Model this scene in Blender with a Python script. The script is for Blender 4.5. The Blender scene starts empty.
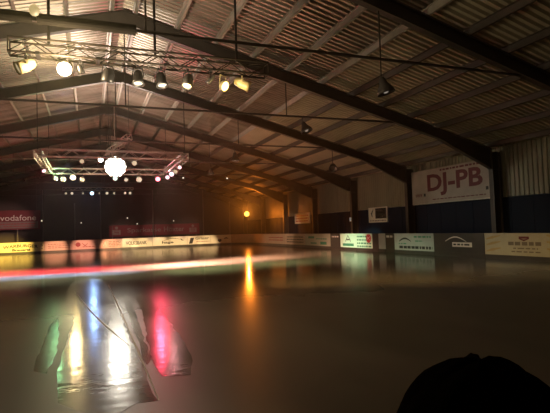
import bpy, bmesh, math, random
from mathutils import Vector, Matrix
random.seed(7)
C = bpy.context.scene.collection
PI = math.pi

# ---------------------------------------------------------------- materials
def nodes(name):
    m = bpy.data.materials.new(name); m.use_nodes = True
    nt = m.node_tree
    return m, nt, nt.nodes['Principled BSDF']

def mat(name, col, rough=.6, metal=0., noise=.12, scale=6., bump=0., spec=.5, stretch=None):
    """paint / metal / cloth with a little procedural wear in its colour and roughness"""
    m, nt, b = nodes(name)
    N, L = nt.nodes, nt.links
    tc = N.new('ShaderNodeTexCoord'); mp = N.new('ShaderNodeMapping')
    if stretch: mp.inputs['Scale'].default_value = stretch
    L.new(tc.outputs['Object'], mp.inputs['Vector'])
    no = N.new('ShaderNodeTexNoise'); no.inputs['Scale'].default_value = scale; no.inputs['Detail'].default_value = 5
    L.new(mp.outputs['Vector'], no.inputs['Vector'])
    mix = N.new('ShaderNodeMix'); mix.data_type = 'RGBA'
    mix.inputs['A'].default_value = (*[max(0, c*(1-noise*2)) for c in col], 1)
    mix.inputs['B'].default_value = (*[min(1, c*(1+noise*2)) for c in col], 1)
    L.new(no.outputs['Fac'], mix.inputs['Factor'])
    L.new(mix.outputs['Result'], b.inputs['Base Color'])
    mr = N.new('ShaderNodeMapRange')
    mr.inputs['To Min'].default_value = max(.03, rough-.1); mr.inputs['To Max'].default_value = min(1, rough+.1)
    L.new(no.outputs['Fac'], mr.inputs['Value']); L.new(mr.outputs['Result'], b.inputs['Roughness'])
    b.inputs['Metallic'].default_value = metal
    b.inputs['Specular IOR Level'].default_value = spec
    if bump:
        bp = N.new('ShaderNodeBump'); bp.inputs['Strength'].default_value = bump; bp.inputs['Distance'].default_value = .02
        L.new(no.outputs['Fac'], bp.inputs['Height']); L.new(bp.outputs['Normal'], b.inputs['Normal'])
    return m

def emit(name, col, strength):
    m, nt, b = nodes(name)
    b.inputs['Base Color'].default_value = (.06, .06, .06, 1)
    b.inputs['Emission Color'].default_value = (*col, 1)
    b.inputs['Emission Strength'].default_value = strength
    return m

STEEL = mat('dark painted steel', (.055, .046, .039), .5, .2, .2, 3)
GALV = mat('galvanised purlin steel', (.40, .37, .325), .45, .3, .15, 4)
NEARALU = mat('shade-toned truss aluminium', (.035, .028, .022), .6, .2, .2, 8, spec=.3)  # near truss aluminium, its shade put into a dark base colour
ALU = mat('truss aluminium', (.42, .39, .36), .4, .8, .1, 8)
BLACK = mat('black enamel', (.018, .017, .017), .4, 0, .2, 9)
CHROME = mat('bright lamp metal', (.75, .72, .66), .25, .9, .08, 9)
BRASS = mat('pale yellow lamp enamel', (.78, .66, .36), .4, .2, .08, 9)
BELLM = mat('dark bell lamp enamel', (.055, .050, .045), .5, .2, .15, 8)
OLDBRASS = mat('worn cream lamp enamel', (.50, .42, .22), .45, .2, .2, 8)
SHADE = mat('grey lamp enamel', (.12, .11, .10), .45, .3, .15, 8)
NAVY = mat('navy wall panel', (.0025, .0075, .022), .7, 0, .2, 1.5, spec=.2)
SHEET = mat('beige wall sheet', (.19, .18, .125), .5, .1, .15, 1.2, stretch=(1, 1, .2))
CURTAIN = mat('dark brown end wall', (.046, .035, .030), .85, 0, .25, 1.0, stretch=(1, 1, .25))
WHITE = mat('white board plastic', (.74, .70, .62), .35, 0, .07, 2.5)
YELLOWLIT = mat('yellow-lit white plastic', (.78, .68, .42), .35, 0, .07, 2.5)  # white boards with the yellow lamp light put into their colour
ROSE = mat('faded rose board plastic', (.62, .42, .36), .35, 0, .12, 2.5)  # rose-toned base for three of the far boards
TAN = mat('tan board plastic', (.46, .34, .25), .4, 0, .16, 2.5)
SHADEWHITE = mat('shade-toned white ad plastic', (.36, .37, .355), .35, 0, .08, 2.5)  # white boards of the dim right side, shade put into the colour
SOFTINK = mat('faded print', (.13, .105, .075), .5, 0, .1, 5)
MATT = mat('matt black pipe', (.014, .012, .010), .85, 0, .2, 5, spec=.1)
DUSK = mat('dark board plastic', (.032, .029, .026), .35, 0, .2, 2.5)
MINT = mat('mint board plastic', (.50, .74, .58), .35, 0, .06, 2.5)
PALE = mat('pale ad plastic', (.36, .345, .26), .35, 0, .08, 2.5)
KICK = mat('kick strip plastic', (.035, .030, .026), .4, 0, .2, 3)
INK = mat('black print', (.015, .014, .014), .5, 0, .1, 5)
DJRED = mat('faded red paint', (.10, .008, .014), .6, 0, .15, 3)
REDINK = mat('dark red print', (.30, .018, .030), .5, 0, .1, 5)
GOLD = mat('gold print', (.34, .26, .11), .5, 0, .1, 5)
GREENINK = mat('green print', (.03, .20, .11), .5, 0, .1, 5)
WINK = mat('white print', (.72, .68, .64), .5, 0, .05, 5)
REDCLOTH = mat('red banner cloth', (.15, .010, .018), .7, 0, .12, 3)
GREYCLOTH = mat('grey banner cloth', (.20, .13, .12), .7, 0, .12, 3)
WCLOTH = mat('white banner cloth', (.72, .66, .58), .7, 0, .10, 2)
DJ = mat('white painted wall board', (.31, .28, .25), .6, 0, .16, 1.2)
GLASS_DARK = mat('dark picture', (.030, .026, .022), .25, 0, .2, 4)
HAIR = mat('dark hair', (.0022, .0018, .0018), 1, 0, .3, 40, bump=.2, spec=0.)
SKIN = mat('skin', (.50, .32, .24), .55, 0, .06, 12)
JACKET = mat('dark jacket cloth', (.012, .012, .015), .95, 0, .2, 12, spec=.1)
TROUSER = mat('dark trouser cloth', (.02, .022, .035), .9, 0, .2, 12)
SHOE = mat('dark shoe leather', (.015, .013, .012), .5, 0, .2, 12)
BLUEGLASS = mat('blue gel', (.04, .09, .22), .2, 0, .1, 5)

def ceiling_mat():
    m, nt, b = nodes('galvanised roof sheet')
    N, L = nt.nodes, nt.links
    tc = N.new('ShaderNodeTexCoord'); mp = N.new('ShaderNodeMapping'); mp.inputs['Scale'].default_value = (.35, 1.2, .35)
    L.new(tc.outputs['Object'], mp.inputs['Vector'])
    no = N.new('ShaderNodeTexNoise'); no.inputs['Scale'].default_value = 1.4; no.inputs['Detail'].default_value = 6
    L.new(mp.outputs['Vector'], no.inputs['Vector'])
    cr = N.new('ShaderNodeValToRGB')
    cr.color_ramp.elements[0].position = .3; cr.color_ramp.elements[0].color = (.22, .19, .155, 1)
    cr.color_ramp.elements[1].position = .72; cr.color_ramp.elements[1].color = (.46, .40, .335, 1)
    L.new(no.outputs['Fac'], cr.inputs['Fac']); L.new(cr.outputs['Color'], b.inputs['Base Color'])
    b.inputs['Metallic'].default_value = .6
    mr = N.new('ShaderNodeMapRange'); mr.inputs['To Min'].default_value = .30; mr.inputs['To Max'].default_value = .46
    L.new(no.outputs['Fac'], mr.inputs['Value']); L.new(mr.outputs['Result'], b.inputs['Roughness'])
    return m

def ice_mat(name, lo, hi, r0, r1, spec, bump, col_scale=.35, wet=None, rip=(1, .35), rsc=5.):
    """ice / water film: worn tone and roughness from noise drawn out along the hall"""
    m, nt, b = nodes(name)
    N, L = nt.nodes, nt.links
    tc = N.new('ShaderNodeTexCoord'); mp = N.new('ShaderNodeMapping'); mp.inputs['Scale'].default_value = (1.0, .35, 1)
    L.new(tc.outputs['Object'], mp.inputs['Vector'])
    n1 = N.new('ShaderNodeTexNoise'); n1.inputs['Scale'].default_value = col_scale; n1.inputs['Detail'].default_value = 7
    n1.inputs['Roughness'].default_value = .6
    L.new(mp.outputs['Vector'], n1.inputs['Vector'])
    cr = N.new('ShaderNodeValToRGB')
    cr.color_ramp.elements[0].position = .32; cr.color_ramp.elements[0].color = (*lo, 1)
    cr.color_ramp.elements[1].position = .70; cr.color_ramp.elements[1].color = (*hi, 1)
    L.new(n1.outputs['Fac'], cr.inputs['Fac']); L.new(cr.outputs['Color'], b.inputs['Base Color'])
    mr = N.new('ShaderNodeMapRange'); mr.inputs['From Min'].default_value = .3; mr.inputs['From Max'].default_value = .7
    mr.inputs['To Min'].default_value = r0; mr.inputs['To Max'].default_value = r1
    L.new(n1.outputs['Fac'], mr.inputs['Value'])
    if wet:                                   # towards the far end the ice is still wet and smooth, near the camera it is dry
        sx = N.new('ShaderNodeSeparateXYZ'); L.new(tc.outputs['Object'], sx.inputs['Vector'])
        ad = N.new('ShaderNodeMath'); ad.operation = 'MULTIPLY_ADD'; ad.inputs[1].default_value = 9.; L.new(n1.outputs['Fac'], ad.inputs[0]); L.new(sx.outputs['Y'], ad.inputs[2])
        wr = N.new('ShaderNodeMapRange'); wr.interpolation_type = 'SMOOTHSTEP'
        wr.inputs['From Min'].default_value = wet[0]+4.5; wr.inputs['From Max'].default_value = wet[1]+4.5
        L.new(ad.outputs[0], wr.inputs['Value'])
        mx = N.new('ShaderNodeMix'); mx.inputs['B'].default_value = wet[2]
        L.new(wr.outputs['Result'], mx.inputs['Factor']); L.new(mr.outputs['Result'], mx.inputs['A']); L.new(mx.outputs['Result'], b.inputs['Roughness'])
    else: L.new(mr.outputs['Result'], b.inputs['Roughness'])
    b.inputs['Specular IOR Level'].default_value = spec
    b.inputs['IOR'].default_value = 1.33
    n2 = N.new('ShaderNodeTexNoise'); n2.inputs['Scale'].default_value = rsc; n2.inputs['Detail'].default_value = 4
    mp2 = N.new('ShaderNodeMapping'); mp2.inputs['Scale'].default_value = (rip[0], rip[1], 1)
    L.new(tc.outputs['Object'], mp2.inputs['Vector']); L.new(mp2.outputs['Vector'], n2.inputs['Vector'])
    bp = N.new('ShaderNodeBump'); bp.inputs['Strength'].default_value = bump; bp.inputs['Distance'].default_value = .01
    L.new(n2.outputs['Fac'], bp.inputs['Height']); L.new(bp.outputs['Normal'], b.inputs['Normal'])
    return m

ROOF = ceiling_mat()
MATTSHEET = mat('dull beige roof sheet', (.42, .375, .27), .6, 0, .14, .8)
BROWNST = mat('brown purlin steel', (.075, .062, .050), .6, .1, .2, 3)
ICE = ice_mat('dull ice', (.052, .044, .032), (.098, .084, .061), .34, .44, .45, .08, wet=(6, 17, .125))
WATER = ice_mat('wet ice film', (.08, .070, .054), (.14, .122, .095), .12, .22, .7, .55, 1.2, rip=(1, 1.6), rsc=3.2)

# ---------------------------------------------------------------- builders
class MB:
    def __init__(s): s.v = []; s.f = []; s.smooth = False
    def add(s, vs, fs):
        o = len(s.v); s.v += [tuple(p) for p in vs]; s.f += [tuple(i+o for i in f) for f in fs]; return s
    def box(s, x0, x1, y0, y1, z0, z1):
        return s.add([(x0,y0,z0),(x1,y0,z0),(x1,y1,z0),(x0,y1,z0),(x0,y0,z1),(x1,y0,z1),(x1,y1,z1),(x0,y1,z1)],
              [(0,3,2,1),(4,5,6,7),(0,1,5,4),(1,2,6,5),(2,3,7,6),(3,0,4,7)])
    def tube(s, a, b, r, n=8, r2=None):
        a, b = Vector(a), Vector(b); d = (b-a).normalized()
        u = d.orthogonal().normalized(); w = d.cross(u); r2 = r if r2 is None else r2
        vs = []
        for p, q in ((a, r), (b, r2)):
            for k in range(n):
                t = 2*PI*k/n; vs.append(p + (u*math.cos(t)+w*math.sin(t))*q)
        fs = [(k, (k+1)%n, n+(k+1)%n, n+k) for k in range(n)] + [tuple(range(n-1, -1, -1)), tuple(range(n, 2*n))]
        return s.add(vs, fs)
    def lathe(s, o, d, prof, n=16, cap=(True, True)):
        """prof: (distance along axis, radius)"""
        o, d = Vector(o), Vector(d).normalized(); u = d.orthogonal().normalized(); w = d.cross(u)
        vs = []
        for t, r in prof:
            for k in range(n):
                a = 2*PI*k/n; vs.append(o + d*t + (u*math.cos(a)+w*math.sin(a))*r)
        fs = []
        for i in range(len(prof)-1):
            for k in range(n):
                fs.append((i*n+k, i*n+(k+1)%n, (i+1)*n+(k+1)%n, (i+1)*n+k))
        if cap[0]: fs.append(tuple(range(n-1, -1, -1)))
        if cap[1]: fs.append(tuple(range((len(prof)-1)*n, len(prof)*n)))
        return s.add(vs, fs)
    def prism(s, poly, axis, a, b):
        """polygon given in the two other axes, pushed along `axis` from a to b"""
        def P(p, t):
            if axis == 'y': return (p[0], t, p[1])
            if axis == 'x': return (t, p[0], p[1])
            return (p[0], p[1], t)
        n = len(poly)
        return s.add([P(p, a) for p in poly] + [P(p, b) for p in poly],
              [tuple(range(n)), tuple(range(2*n-1, n-1, -1))] + [(k, k+n, (k+1)%n+n, (k+1)%n) for k in range(n)])
    def build(s, name, material, parent=None, origin=None, smooth=False):
        o0 = Vector(parent.matrix_world.translation) if parent else Vector(origin or (0, 0, 0))
        o0 = wloc(parent) if parent else o0
        me = bpy.data.meshes.new(name)
        me.from_pydata([Vector(p)-o0 for p in s.v], [], s.f)
        bm = bmesh.new(); bm.from_mesh(me); bmesh.ops.recalc_face_normals(bm, faces=bm.faces); bm.to_mesh(me); bm.free()
        me.materials.append(material)
        if smooth:
            for p in me.polygons: p.use_smooth = len(p.vertices) == 4
        ob = bpy.data.objects.new(name, me); C.objects.link(ob)
        if parent: ob.parent = parent
        else: ob.location = o0
        return ob

def wloc(o):
    v = Vector(o.location)
    while o.parent: o = o.parent; v += o.location
    return v

def tag(o, label, cat, group=None, kind=None):
    o['label'] = label; o['category'] = cat
    if group: o['group'] = group
    if kind: o['kind'] = kind
    return o

def thing(name, loc, label, cat, group=None):
    o = bpy.data.objects.new(name, None); o.empty_display_size = .2; C.objects.link(o); o.location = loc
    return tag(o, label, cat, group)

def structure(o): o['kind'] = 'structure'; return o

def copy_tree(o, parent=None):
    c = o.copy(); C.objects.link(c)
    if parent: c.parent = parent
    for ch in list(o.children): copy_tree(ch, c)
    return c

def light(kind, loc, energy, col, parent=None, radius=.1, target=None, size=40, blend=.4):
    d = bpy.data.lights.new('lamp_or_fill', kind); d.energy = energy; d.color = col; d.shadow_soft_size = radius
    o = bpy.data.objects.new('lamp_or_fill', d); C.objects.link(o)
    if kind == 'SPOT':
        d.spot_size = math.radians(size); d.spot_blend = blend
    if target is not None:
        o.rotation_euler = (Vector(target)-Vector(loc)).to_track_quat('-Z', 'Y').to_euler()
    if parent: o.parent = parent; o.location = Vector(loc)-wloc(parent)
    else: o.location = loc
    return o

def text_mesh(mb, body, w, h, place, arch=0., depth=.006, bold=0.):
    """lettering filling w x h, centred; place(x, y, out) -> world point"""
    cu = bpy.data.curves.new('lettering', 'FONT'); cu.body = body; cu.size = 1; cu.resolution_u = 3; cu.offset = bold
    ob = bpy.data.objects.new('lettering', cu); C.objects.link(ob)
    bpy.context.view_layer.update()
    me = bpy.data.meshes.new_from_object(ob.evaluated_get(bpy.context.evaluated_depsgraph_get()))
    xs = [v.co.x for v in me.vertices]; ys = [v.co.y for v in me.vertices]
    x0, x1, y0, y1 = min(xs), max(xs), min(ys), max(ys)
    vs = []
    for v in me.vertices:
        x = ((v.co.x-x0)/(x1-x0)-.5)*w; y = ((v.co.y-y0)/(y1-y0)-.5)*h
        y += arch*(1-(2*x/w)**2)
        vs.append((x, y))
    n = len(vs)
    polys = [tuple(p.vertices) for p in me.polygons]
    mb.add([place(x, y, depth) for x, y in vs], polys)
    bpy.data.objects.remove(ob); bpy.data.meshes.remove(me); bpy.data.curves.remove(cu)
    return mb

def strip(mb, pts, width, place, out=.006):
    """a printed brush stroke: tapered ribbon along pts (x, y)"""
    n = len(pts); L = []; R = []
    for i, (x, y) in enumerate(pts):
        a = pts[max(0, i-1)]; b = pts[min(n-1, i+1)]
        dx, dy = b[0]-a[0], b[1]-a[1]; l = math.hypot(dx, dy) or 1
        t = i/(n-1); ww = width*(.25+.75*math.sin(PI*min(1, t*.9+.08)))*.5
        L.append((x-dy/l*ww, y+dx/l*ww)); R.append((x+dy/l*ww, y-dx/l*ww))
    vs = [place(x, y, out) for x, y in L] + [place(x, y, out) for x, y in R]
    return mb.add(vs, [(i, i+1, n+i+1, n+i) for i in range(n-1)])

def rect(mb, x0, x1, y0, y1, place, out=.006):
    return mb.add([place(x0,y0,out), place(x1,y0,out), place(x1,y1,out), place(x0,y1,out)], [(0,1,2,3)])

def disc(mb, x, y, r, place, out=.006, n=14):
    return mb.add([place(x+r*math.cos(2*PI*k/n), y+r*math.sin(2*PI*k/n), out) for k in range(n)], [tuple(range(n))])

def dashes(mb, x0, x1, y, h, place, rnd):
    """a line of small print too small to read: a row of word-long strokes"""
    x = x0
    while x < x1-.03:
        w = min(rnd.uniform(.12, .34), x1-x); rect(mb, x, x+w, y-h/2, y+h/2, place); x += w+rnd.uniform(.05, .09)
    return mb

# ---------------------------------------------------------------- the hall
XR, XL, XRIDGE = 18.5, -16.1, 1.21
Z_RIDGE, SLOPE = 9.85, .266
Y_FAR, Y_NEAR = 57.0, -5.0
FRAMES = [10.60 + 6.57*k for k in range(8)]
def roof_z(x): return Z_RIDGE - SLOPE*abs(x-XRIDGE)

# floor: the ice and the walkway round it
fl = MB().box(XL-.3, XR+.3, Y_NEAR-.3, Y_FAR+.3, -.25, 0).build('floor', ICE); structure(fl)

# corrugated roof sheets: ridges run down the slope
cm = MB()
pitch, n = .25, 0
ys = []
y = Y_NEAR-.2
while y < Y_FAR+.2:
    ys += [(y, 0.), (y+.09, 0.), (y+.125, .09), (y+.215, .09)]; y += pitch
ys = [(a, b) for a, b in ys]
vs = []; fs = []
for y, d in ys:
    for x in (XL-.25, XRIDGE, 8.95, XR+.25):
        vs.append((x, y, roof_z(x)+d))
    for x in (XL-.25, XRIDGE, 8.95, XR+.25):
        vs.append((x, y, roof_z(x)+d+.12))
for i in range(len(ys)-1):
    a, b = i*8, (i+1)*8
    for k in (0, 1, 2): fs += [(a+k, b+k, b+k+1, a+k+1), (a+4+k, a+5+k, b+5+k, b+4+k)]
cm.add(vs, fs)
ce = structure(cm.build('ceiling', ROOF))
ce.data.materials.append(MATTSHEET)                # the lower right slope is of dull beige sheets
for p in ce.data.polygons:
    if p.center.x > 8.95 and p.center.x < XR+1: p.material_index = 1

# right wall: beige upright corrugation over navy panelling
def corrugated_wall(x, inward, z0, zt):
    pr = []
    y = Y_NEAR
    while y < Y_FAR:
        pr += [(y, 0), (y+.10, 0), (y+.13, .04), (y+.22, .04)]; y += .25
    pr.append((Y_FAR, 0))
    poly = [(x+inward*d, yy) for yy, d in pr] + [(x-inward*.2, Y_FAR), (x-inward*.2, Y_NEAR)]
    m = MB(); nn = len(poly)
    m.add([(px, py, z0) for px, py in poly] + [(px, py, zt) for px, py in poly],
          [tuple(range(nn)), tuple(range(nn, 2*nn))] + [(k, (k+1) % nn, (k+1) % nn+nn, k+nn) for k in range(nn)])
    return m
structure(corrugated_wall(XR, -1, 2.82, roof_z(XR)+.02).build('wall_right', SHEET))
b = MB(); b.box(XR-.08, XR+.2, Y_NEAR, Y_FAR, 0, 2.80)
for yy in [Y_NEAR+1.2*k for k in range(1, 52)]: b.box(XR-.095, XR-.08, yy-.02, yy+.02, .02, 2.78)
structure(b.build('baseboard_right', NAVY))
structure(corrugated_wall(XL, 1, 0, roof_z(XL)+.02).build('wall_left', CURTAIN))
def gable(y0, y1):
    return MB().prism([(XL-.2, 0), (XR+.2, 0), (XR+.2, roof_z(XR)), (XRIDGE, Z_RIDGE), (XL-.2, roof_z(XL))], 'y', y0, y1)
structure(gable(Y_FAR, Y_FAR+.2).build('wall_far', CURTAIN))
structure(gable(Y_NEAR-.2, Y_NEAR).build('wall_near', CURTAIN))

# ---------------------------------------------------------------- steel portal frames
def section(path_top, path_bot, web, fl_w, fl_t):
    """I-section in the X-Z plane about y=0 : web plate plus two flanges following top and bottom lines"""
    m = MB()
    m.prism(path_top + path_bot[::-1], 'y', -web/2, web/2)
    for path, sgn in ((path_top, -1), (path_bot, 1)):
        m.prism(path + [(x, z+sgn*fl_t) for x, z in path[::-1]], 'y', -fl_w/2, fl_w/2)
    return m

def make_frame(y0, label):
    t = thing('portal_frame', (XRIDGE, y0, 0), label, 'roof frame', 'portal frames')
    def part(m, name, material=STEEL):
        for i, p in enumerate(m.v): m.v[i] = (p[0], p[1]+y0, p[2])
        return m.build(name, material, t)
    top = lambda x: roof_z(x)-.235
    for s in (1, -1):
        xe = (XR-.12) if s > 0 else (XL+.12)        # outer face of the column
        xi = xe - s*.50
        xh = xe - s*3.6
        up = [(XRIDGE, top(XRIDGE)), (xi, top(xi))]
        lo = [(XRIDGE, top(XRIDGE)-.50), (xh, top(xh)-.46), (xi, top(xi)-1.00)]
        part(section(up, lo, .03, .22, .03), 'rafter')
        m = MB()
        z1 = top(xe)
        m.box(min(xe, xi), max(xe, xi), -.015, .015, 0, z1-.02)
        m.box(min(xe, xe-s*.03), max(xe, xe-s*.03), -.13, .13, 0, z1-.05)
        m.box(min(xi, xi+s*.03), max(xi, xi+s*.03), -.13, .13, 0, top(xi)-.02)
        m.box(min(xe, xi), max(xe, xi), -.12, .12, top(xi)-1.02, top(xi)-.99)
        m.box(min(xe, xi)-.03, max(xe, xi)+.03, -.16, .16, 0, .025)
        part(m, 'column')
    # tie across at 6.17 m and its hangers
    zt = 6.17
    xr = XRIDGE + (top(XRIDGE)-.46-zt)/SLOPE
    part(MB().tube((2*XRIDGE-xr, 0, zt), (xr, 0, zt), .04), 'tie_rod')
    for dx in (0, 6.15, -6.15):
        x = XRIDGE+dx
        part(MB().tube((x, 0, zt), (x, 0, top(x)-.46), .022, 6), 'hanger_rod')
    part(MB().box(XRIDGE-.30, XRIDGE+.30, -.13, .13, top(XRIDGE)-.62, top(XRIDGE)-.50), 'ridge_plate')
    return t

FL = ['dark steel roof frame nearest the camera, cut by the top of the picture',
      'dark steel roof frame whose column stands right of the big red-lettered wall board',
      'dark steel roof frame whose column stands left of the big red-lettered wall board',
      'dark steel roof frame whose column stands left of the small framed wall sign',
      'dark steel roof frame whose column stands right of the orange-lit wall banner',
      'dark steel roof frame whose column stands left of the orange-lit wall banner',
      'second last dark steel roof frame before the dark end wall',
      'last dark steel roof frame, set against the dark end wall']
fr0 = make_frame(FRAMES[0], FL[0])
for k in range(1, 8):
    f = copy_tree(fr0); f.location.y = FRAMES[k] if k < 7 else FRAMES[k]+.05; f['label'] = FL[k]
# thicker pipe running along the left half of the nearest tie
pp = MB().tube((-11.6, 10.40, 6.10), (.98, 10.40, 6.10), .11, 14)
tag(pp.build('pipe', MATT, origin=(.98, 10.40, 6.10)), 'thick dark pipe running beside the nearest tie rod at top left', 'pipe')

# ---------------------------------------------------------------- purlins
ORD = ['first', 'second', 'third', 'fourth', 'fifth', 'sixth', 'seventh', 'eighth', 'ninth', 'tenth', 'eleventh', 'twelfth']
for s in (1, -1):
    for k in range(12):
        x = XRIDGE + s*(.40 + 1.47*k)
        if s > 0 and x > XR-.3 or s < 0 and x < XL+.3: continue
        z = roof_z(x)-.005
        m = MB(); y0, y1 = Y_NEAR+.05, Y_FAR-.05
        m.prism([(x-.012, z-.21), (x+.012, z-.21), (x+.012, z-.01), (x-.012, z-.01)], 'y', y0, y1)
        m.prism([(x-.012, z-.225), (x+.075, z-.225), (x+.075, z-.205), (x-.012, z-.205)], 'y', y0, y1)
        m.prism([(x-.075, z-.022), (x+.012, z-.022), (x+.012, z-.006), (x-.075, z-.006)], 'y', y0, y1)
        o = m.build('roof_purlin', BROWNST if s > 0 and k > 5 else GALV, origin=(x, Y_NEAR, z-.2))  # lower right purlins get a darker brown than the rest
        side = 'right' if s > 0 else 'left'
        tag(o, f'{"brown" if s > 0 and k > 5 else "grey"} steel purlin along the {side} roof slope, {ORD[k]} down from the ridge', 'purlin', 'roof purlins')

# ---------------------------------------------------------------- rink boards
XB, YB, HB, RC = 16.71, 52.96, 1.15, 4.0
def straight(a, b):
    a, b = Vector((*a, 0)), Vector((*b, 0)); d = (b-a); L = d.length; d /= L
    nrm = Vector((d.y, -d.x, 0))
    def P(s, out): q = a + d*s + nrm*out; return q.x, q.y
    return P, L
def arc(a0, a1):
    cx, cy = XB-RC, YB-RC; L = RC*abs(a1-a0)
    def P(s, out):
        a = a0+(a1-a0)*s/L; r = RC-out
        return cx+r*math.cos(a), cy+r*math.sin(a)
    return P, L
BOARDS = []
def board(path, label, panel_mat, kick=KICK, group='rink boards'):
    P, L = path
    n = 10 if L > 0 and P is not None and abs(P(L/2, 0)[0]-(P(0, 0)[0]+P(L, 0)[0])/2) + abs(P(L/2, 0)[1]-(P(0, 0)[1]+P(L, 0)[1])/2) > .01 else 1
    x, y = P(L/2, 0)
    t = thing('rink_board', (x, y, 0), label, 'rink board', group)
    def slab(z0, z1, o0, o1, e=.012):
        m = MB(); ss = [e+(L-2*e)*i/n for i in range(n+1)]
        vs = []
        for s in ss:
            for o in (o0, o1):
                px, py = P(s, o)
                for z in (z0, z1): vs.append((px, py, z))
        fs = []
        for i in range(n):
            a, b2 = i*4, (i+1)*4
            fs += [(a, b2, b2+1, a+1), (a+2, a+3, b2+3, b2+2), (a+1, b2+1, b2+3, a+3), (a, a+2, b2+2, b2)]
        fs += [(0, 1, 3, 2), (n*4, n*4+2, n*4+3, n*4+1)]
        return m.add(vs, fs)
    slab(.20, 1.10, -.05, 0).build('panel', panel_mat, t)
    slab(.0, .20, -.05, .012).build('kick_strip', kick, t)
    slab(1.10, HB, -.06, .015).build('cap_rail', KICK if panel_mat is DUSK else panel_mat, t)
    def place(x, y, out):                      # x along the board from its middle (viewer's left to right), y up from panel middle
        px, py = P(L/2+x, out); return (px, py, .65+y)
    return t, place, L
rb = random.Random(3)
def far(x0, x1): return straight((x0, YB), (x1, YB))
def right(y0, y1): return straight((XB, y0), (XB, y1))     # y0 > y1: left to right as seen from the ice

t, p, L = board(far(-13.2, -8.6), 'plain yellow-lit rink board at the far left edge of the picture', YELLOWLIT)
t, p, L = board(far(-8.6, -4.41), 'yellow-lit rink board with an arched brewery name at far left', YELLOWLIT)
m = MB(); text_mesh(m, 'WARBURGER', 3.1, .32, lambda x, y, o: p(x, y+.02, o), arch=.14, bold=.03); m.build('arched_lettering', INK, t)
m = MB(); text_mesh(m, 'Brauerei', 1.6, .26, lambda x, y, o: p(x+.05, y-.24, o), bold=.045); m.build('lettering', INK, t)
m = MB()
for sx in (-1.9, 1.9):
    strip(m, [(sx-.12, .22), (sx+.06, .12), (sx-.08, .0)], .10, p); strip(m, [(sx-.10, -.12), (sx+.10, -.26)], .12, p)
m.build('printed_mark', INK, t)
t, p, L = board(far(-4.41, -1.53), 'rose-tinted rink board with faint red lines, right of the yellow one', ROSE)
m = MB()
for yy in (.18, .0, -.18): dashes(m, -1.1, 1.0, yy, .05, p, rb)
m.build('small_print', REDINK, t)
t, p, L = board(far(-1.53, .60), 'rose rink board with a dark red round mark at its left end', ROSE)
m = MB(); disc(m, -.78, .05, .24, p); strip(m, [(-.4, .2), (-.1, -.1), (.15, .18)], .10, p); m.build('printed_mark', REDINK, t)
m = MB(); dashes(m, -.35, .9, -.2, .07, p, rb); m.build('small_print', REDINK, t)
t, p, L = board(far(.60, 3.09), 'orange-lit rink board with a pale figure mark and lines of small print', ROSE)
m = MB(); strip(m, [(-.95, -.25), (-.75, .1), (-.6, -.2)], .16, p); strip(m, [(-.62, -.2), (-.45, .25), (-.35, -.25)], .14, p); disc(m, -.72, .25, .10, p); m.build('printed_mark', WINK, t)
m = MB()
for yy in (.22, .06, -.10, -.26): dashes(m, -.1, 1.1, yy, .06, p, rb)
m.build('small_print', INK, t)
t, p, L = board(far(3.09, 6.25), 'cream rink board with one wide black bank name', WHITE)
m = MB(); text_mesh(m, 'VOLKSBANK', 2.2, .40, lambda x, y, o: p(x-.1, y-.02, o), bold=.03); m.build('lettering', INK, t)
t, p, L = board(far(6.25, 10.05), 'cream rink board with a short black name under a thin arched swoosh', WHITE)
m = MB(); text_mesh(m, 'hage', 1.25, .34, lambda x, y, o: p(x-.25, y-.14, o), bold=.03); m.build('lettering', INK, t)
m = MB(); strip(m, [(-.9+.22*i, .02+.30*math.sin(PI*i/11)) for i in range(11)], .05, p); m.add([p(1.15, .30, .007), p(1.52, .02, .007), p(1.22, .06, .007)], [(0, 1, 2)]); m.build('swoosh', INK, t)
t, p, L = board(far(10.05, XB-RC), 'cream rink board with a slanted black square logo before a name', WHITE)
m = MB(); m.add([p(-1.15, -.36, .006), p(-.75, -.36, .006), p(-.55, .28, .006), p(-.95, .28, .006)], [(0, 1, 2, 3)]); m.build('logo', INK, t)
m = MB(); text_mesh(m, 'Gräser', 1.55, .30, lambda x, y, o: p(x+.38, y+.22, o), bold=.01); m.build('lettering', INK, t)
m = MB(); dashes(m, -.3, 1.1, -.18, .06, p, rb); m.build('small_print', REDINK, t)
A = PI/2
t, p, L = board(arc(A, A*.62), 'curved cream rink board with a black heart-shaped mark', WHITE)
m = MB(); disc(m, -.25, -.10, .13, p); disc(m, -.05, -.10, .13, p); m.add([p(-.38, -.13, .006), p(.08, -.13, .006), p(-.15, -.38, .006)], [(0, 1, 2)]); m.build('heart_mark', INK, t)
m = MB(); strip(m, [(.35, .06), (.6, .14), (.85, .06)], .14, p); m.build('printed_mark', INK, t)
t, p, L = board(arc(A*.62, A*.30), 'plain curved tan rink board below the orange lamp', TAN)
t, p, L = board(arc(A*.30, 0), 'plain curved tan rink board right of the orange lamp', TAN)
t, p, L = board(right(YB-RC, 45.2), 'narrow plain tan rink board where the right side begins', TAN)
t, p, L = board(right(45.2, 40.3), 'tan rink board with dark marks beneath the dark corner wall', TAN)
m = MB()
for yy in (.15, -.1): dashes(m, -1.9, 1.9, yy, .10, p, rb)
m.build('small_print', REDINK, t)
t, p, L = board(right(40.3, 35.98), 'tan rink board with blotchy dark print beneath the orange-lit banner', TAN)
m = MB()
for yy in (.22, .0, -.22): dashes(m, -1.8, 1.8, yy, .11, p, rb)
m.build('small_print', KICK, t)
t, p, L = board(right(35.98, 31.5), 'pale greenish rink board with dark blocks, left of the dark gap', PALE)
m = MB()
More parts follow.
